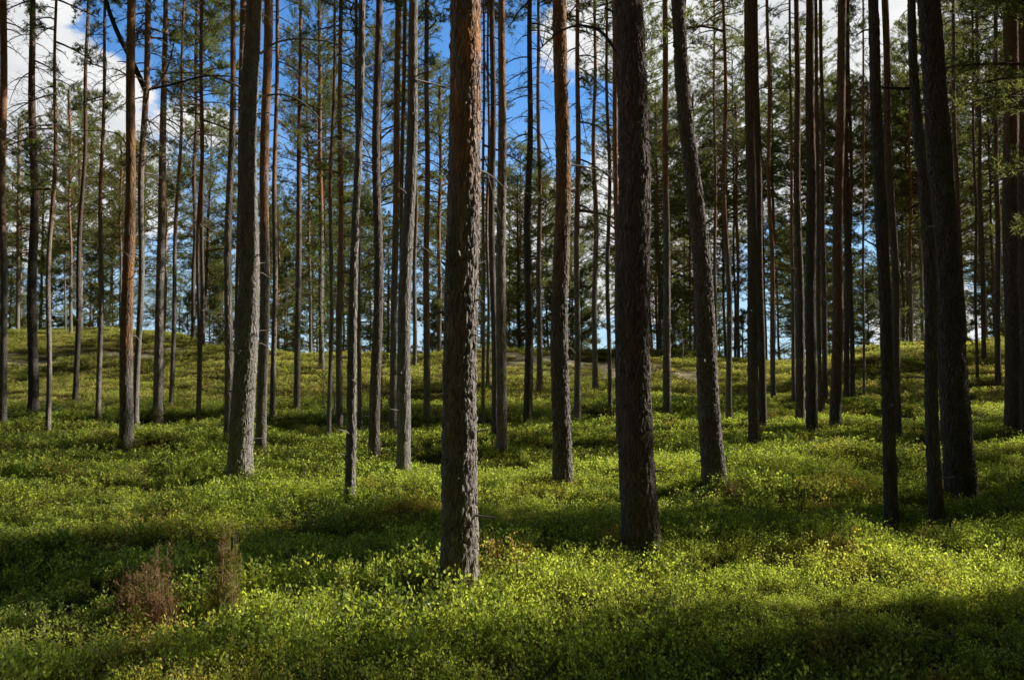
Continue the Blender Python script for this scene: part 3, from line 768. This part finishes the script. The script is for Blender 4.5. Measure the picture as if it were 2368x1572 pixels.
birch('birch_sapling', [(1578, 850), (1580, 800), (1572, 750)], 31.5, .03, 'small dark leafless looking sapling on the sandy patch edge', .2, 16, 45, .5, 6)

# ------------------------------------------------------------------ heather bushes and dry twigs in the foreground
def heather(x, y, Hh, label, seed, green, wid):
    r = np.random.default_rng(seed)
    X, Y = on_ground(x, y, .05); base = np.array([X, Y, float(terrain(X, Y))])
    root = thing('heather_bush', base, label, 'heather')
    A = Acc(); B = Acc(); LP = []; LD = []
    for _ in range(int(60 if green is not M_HEATH else 44)):
        az = r.uniform(0, 2*PI); sp = wid*r.uniform(.1, 1); h = Hh*r.uniform(.35, 1.05)*(1-.25*(sp/wid)**2)
        p0 = np.array([r.normal()*.04, r.normal()*.04, -.02]); p3 = np.array([math.cos(az)*sp, math.sin(az)*sp, h])
        p1 = p0+(p3-p0)*np.array([.5, .5, .3])+r.normal(size=3)*.015; p2 = p0+(p3-p0)*np.array([.85, .85, .65])+r.normal(size=3)*.015
        A.tube([p0, p1, p2, p3], [.0028, .002, .0014, .0008], 4, 0)
        for _k in range(9):
            q = p1+(p3-p1)*r.uniform(0, 1); e = q+unit(np.array([r.normal()*.7, r.normal()*.7, 1.1]))*r.uniform(.03, .10)
            A.tube([q, e], [.0014, .0007], 3, 0)
            k = 22; tt = r.uniform(.1, 1, (k, 1)); LP.append(q+(e-q)*tt); LD.append(np.repeat(unit(e-q)[None], k, 0))
    Pn = np.concatenate(LP); D = unit(np.concatenate(LD)*.6+rand_dirs(len(Pn), r)); S = unit(np.cross(D, rand_dirs(len(Pn), r)))*.0022
    B.tri(Pn-S, Pn+S, Pn+D*.018, 0)
    link('stems', A.mesh('heather_stems', [M_HSTEM]), root)
    link('foliage', B.mesh('heather_foliage', [green]), root)
M_HEATHG = leaf_material('green_heather_needles', [(.22, .29, .06), (.30, .34, .08), (.36, .22, .10)], (1, .95, .5), 6, 1.6, .35, .6)
heather(366, 1492, .60, 'reddish brown dry heather bush in the left foreground', 51, M_HEATH, .14)
heather(516, 1482, .74, 'taller greenish heather bush right of the reddish dry one', 52, M_HEATHG, .13)
heather(300, 1470, .42, 'small sparse heather tuft left of the reddish dry bush', 53, M_HEATH, .09)
heather(1690, 1165, .30, 'low brown heather tuft right of the leaning trunk foot', 54, M_HEATH, .30)
heather(1790, 1205, .26, 'low brownish heather tuft in the clearing before the wide dark pine', 55, M_HEATH, .30)

def dead_twig(pix, label, r0=.005, seed=0, lift=.03):
    X, Y = on_ground(*pix[0], .1); base = np.array([X, Y, float(terrain(X, Y))])
    pts = np.array([point(x, y, Y) for x, y in pix])-base
    o = Acc(); o.tube(pts, np.linspace(r0, r0*.4, len(pts)), 5, 0)
    r = np.random.default_rng(seed)
    for _ in range(5):
        i = int(r.integers(1, len(pts))); q = pts[i]; e = q+unit(r.normal(size=3)+np.array([0, 0, .5]))*r.uniform(.06, .16)
        o.tube([q, e], [r0*.5, .001], 4, 0)
    ob = link('dry_twig', o.mesh('dry_twig', [M_DEAD]), None, base); ob['label'] = label; ob['category'] = 'twig'
dead_twig([(700, 1245), (708, 1225), (712, 1210), (722, 1200)], 'dark dry twig standing in the sunlit shrubs left of the curved trunk', .006, 1)
dead_twig([(760, 1240), (764, 1222), (770, 1205), (762, 1190)], 'dark dry twig standing nearest to the curved trunk foot', .006, 2)
dead_twig([(858, 1380), (880, 1368), (895, 1366), (915, 1376)], 'thin curved dry twig left of the thick central trunk foot', .004, 4)
dead_twig([(1075, 1570), (1180, 1545), (1260, 1530)], 'dry stick lying at the bottom of the view', .006, 5)

dead_twig([(1180, 1300), (1230, 1290), (1290, 1288), (1330, 1280)], 'grey fallen branch between the two thickest trunks', .012, 6)
dead_twig([(600, 1330), (640, 1318), (700, 1322)], 'fallen stick in the dark shade left of the central trunk', .009, 7)
dead_twig([(2040, 1480), (2110, 1462), (2200, 1470)], 'fallen branch in the dark lower right corner', .012, 8)
dead_twig([(1120, 1150), (1170, 1143), (1215, 1146)], 'fallen stick behind the thick central trunk on its right', .010, 9)

# ------------------------------------------------------------------ unseen neighbours to the right whose crowns shade the clearing
SHOFF = SUN[:2]/SUN[2]
def shade_at(X, Y, ln=5.0, cs=.65, h=12.5):
    bx, by = X+SHOFF[0]*h, Y+SHOFF[1]*h
    while bx/by*F+CX < 2470:             # stands clear of the view
        h += 1.0; bx, by = X+SHOFF[0]*h, Y+SHOFF[1]*h
        if h > 22.5: return
    add_tree(bx, by, .15, .11, 10, (0, 0), h+ln/2, h-ln/2, 'high', 'tall pine out of view to the right', group='pines outside the view', deads=0, o0=4, o1=8, cscale=cs)
SHADES = [(-3.9, 6.3, 5.5, .6), (-4.2, 6.8, 5.5, .5), (-.4, 6.9, 5.2, .5), (-.1, 7.15, 5, .5), (1.0, 4.0, 3.5, .5), (-1.2, 3.95, 3, .5), (-3.1, 3.7, 2.5, .42), (2.6, 4.3, 4, .6), (-4.7, 5.45, 3.5, .42), (4.8, 10.2, 3.5, .4), (2.6, 12.4, 4, .45), (7.8, 9.0, 4, .5), (3.6, 7.5, 4.5, .6), (-2.7, 6.05, 4.6, .5), (-4.3, 6.1, 5.5, .55), (-1.5, 6.6, 4, .5), (-3.4, 6.5, 5.5, .5), (2.9, 8.6, 3, .4),
          (3.7, 4.6, 5, .8), (4.3, 5.1, 5, .6), (3.5, 4.1, 5, .8), (3.2, 3.5, 5, .8), (4.4, 4.2, 5, .8), (-4.4, 6.0, 4, .6), (4.6, 8.9, 3, .4), (7.0, 10.5, 4, .5), (5.6, 5.6, 4, .5),
          (-4.2, 13.3, 3.5, .5), (-5.0, 15.2, 4.5, .6), (-.6, 13.0, 4, .5), (2.0, 14.0, 5, .6), (5.2, 11.2, 4, .6),
          (6.4, 9.4, 4, .6), (8.6, 12.5, 5, .8), (7.5, 15.0, 5, .8)]
for a_ in SHADES: shade_at(*a_)
for (x, y, ln) in [(11, 17.5, 6), (9, 20.5, 6), (13.5, 23, 6), (16, 19, 7), (8, 26, 6), (14, 28, 7), (19, 31, 7)]: shade_at(x, y, ln, .9)
for (x, y, ln) in [(-9, 28.0, 6), (-5, 28.5, 6), (-6, 23, 5), (1, 20.5, 5)]: shade_at(x, y, ln, .8, 18)

px_, Y_ = 2530, 9.6
add_tree((px_-CX)/F*Y_, Y_, .09, .06, 7, (0, 0), 11, 3.4, 'low', 'bushy pine whose low needles reach in at the right edge', deads=0, cscale=.85)
yy = 15.5
while yy < 32:
    for xx in np.arange(-17, 18, 4.6):
        x = xx+random.uniform(-2, 2); y = yy+random.uniform(-.5, .5)
        if random.random() > .5 or x < -9: continue
        for h in (12.5, 15, 18, 22):
            bx, by = x+SHOFF[0]*h, y+SHOFF[1]*h
            if bx/by*F+CX > 2440:
                shade_at(x, y, random.uniform(4, 6), random.uniform(.55, .8), h); break
    yy += 1.9

# ------------------------------------------------------------------ camera, sun, sky
cam = bpy.data.cameras.new('camera'); co = bpy.data.objects.new('camera', cam); COL.objects.link(co)
cam.sensor_width = 36; cam.lens = 36*F/2368; cam.clip_end = 6000; cam.clip_start = .05
co.location = (0, 0, EYE); co.rotation_euler = (PI/2+PITCH, 0, 0); sc.camera = co
sun = bpy.data.lights.new('sun', 'SUN'); so = bpy.data.objects.new('sun', sun); COL.objects.link(so)
sun.energy = 5.0; sun.angle = math.radians(.53); sun.color = (1.0, .93, .80)
so.rotation_euler = Vector(SUN).to_track_quat('Z', 'Y').to_euler(); so.location = (20, 5, 30)

w = bpy.data.worlds.new('World'); sc.world = w; w.use_nodes = True; nt = w.node_tree; nt.nodes.clear(); g = G(nt)
out = nt.nodes.new('ShaderNodeOutputWorld'); bg = nt.nodes.new('ShaderNodeBackground')
sky = nt.nodes.new('ShaderNodeTexSky'); sky.sky_type = 'NISHITA'; sky.sun_disc = False
sky.sun_elevation = SUN_EL; sky.sun_rotation = PI/2-SUN_AZ; sky.air_density = 1.0; sky.dust_density = .3; sky.ozone_density = 2.5
tc = g.n('TexCoord').outputs['Generated']
blue = g.mix(1.0, sky.outputs[0], (.85, 1.48, 2.0), 'MULTIPLY')
nrm = g.n('VectorMath', operation='NORMALIZE'); g.l(tc, nrm.inputs[0]); d0 = nrm.outputs[0]
sepd = g.n('SeparateXYZ'); g.l(d0, sepd.inputs[0])
nz = g.n('TexNoise'); nz.inputs['Scale'].default_value = 8; nz.inputs['Detail'].default_value = 9; nz.inputs['Roughness'].default_value = .62; g.l(g.scalevec(d0, 1, 1, 1.8), nz.inputs['Vector'])
total = None
def blob(x, y, rad, amt):
    global total
    v = point(x, y, 1.0)-np.array([0, 0, EYE]); v = v/np.linalg.norm(v)
    dp = g.n('VectorMath', operation='DISTANCE'); g.l(d0, dp.inputs[0]); dp.inputs[1].default_value = tuple(v)
    r = g.rng(dp.outputs['Value'], 0, rad/F, amt, 0, True)
    total = r if total is None else g.math('ADD', total, r)
for b in [(60, 170, 330, 1.1), (200, 250, 200, .5), (270, 430, 170, .8), (430, 340, 120, .7), (520, 290, 90, .5), (120, 600, 200, .55),
          (1330, 560, 330, 1.0), (1180, 480, 190, .8), (1620, 60, 380, 1.1), (1700, 380, 330, 1.1), (1450, 330, 150, .5), (1330, 80, 200, .7), (2200, 120, 420, 1.0), (1850, 90, 330, .8),
          (1900, 430, 240, .9), (2130, 680, 260, 1.0), (1560, 600, 260, .6), (2300, 450, 220, .5), (2700, 300, 500, .9), (-300, 300, 300, .7),
          (1830, 250, 210, -1.0), (1500, 330, 130, -.5), (1800, 560, 180, -.6), (1460, 150, 110, -.5), (2080, 270, 150, -.5), (1190, 320, 170, -.5), (1300, 330, 120, -.5), (2000, 570, 170, -.6), (800, 300, 500, -.4), (250, 60, 200, -.5)]:
    blob(*b)
cm = g.math('ADD', total, g.math('MULTIPLY', g.math('SUBTRACT', nz.outputs['Fac'], .5), 3.0))
cmask = g.rng(cm, .28, .62, 0, 1, True)
# scattered clouds elsewhere, none overhead
cc = g.mix(g.rng(nz.outputs['Fac'], .3, .7), (6.6, 6.9, 7.3), (10.0, 10.0, 9.8))
lowhaze = g.rng(sepd.outputs['Z'], 0, .34, .85, 0)
blue2 = g.mix(lowhaze, blue, (5.6, 7.3, 8.8))
front = g.math('MULTIPLY', g.rng(sepd.outputs['Z'], .42, .62, 1, 0, True), g.rng(sepd.outputs['Y'], .0, .45, 0, 1, True))
grey = g.mix(g.rng(nz.outputs['Fac'], .35, .65), (.08, .10, .13), (.24, .24, .25))
col = g.mix(front, grey, g.mix(cmask, blue2, cc))
g.l(col, bg.inputs['Color']); bg.inputs['Strength'].default_value = .1
g.l(bg.outputs[0], out.inputs['Surface'])

sc.view_settings.view_transform = 'Standard'; sc.view_settings.look = 'None'; sc.view_settings.exposure = 0
sc.render.engine = 'CYCLES'; sc.cycles.use_denoising = True
sc.cycles.max_bounces = 4; sc.cycles.diffuse_bounces = 2; sc.cycles.transmission_bounces = 2; sc.cycles.glossy_bounces = 2
sc.cycles.use_adaptive_sampling = True; sc.cycles.adaptive_threshold = .04
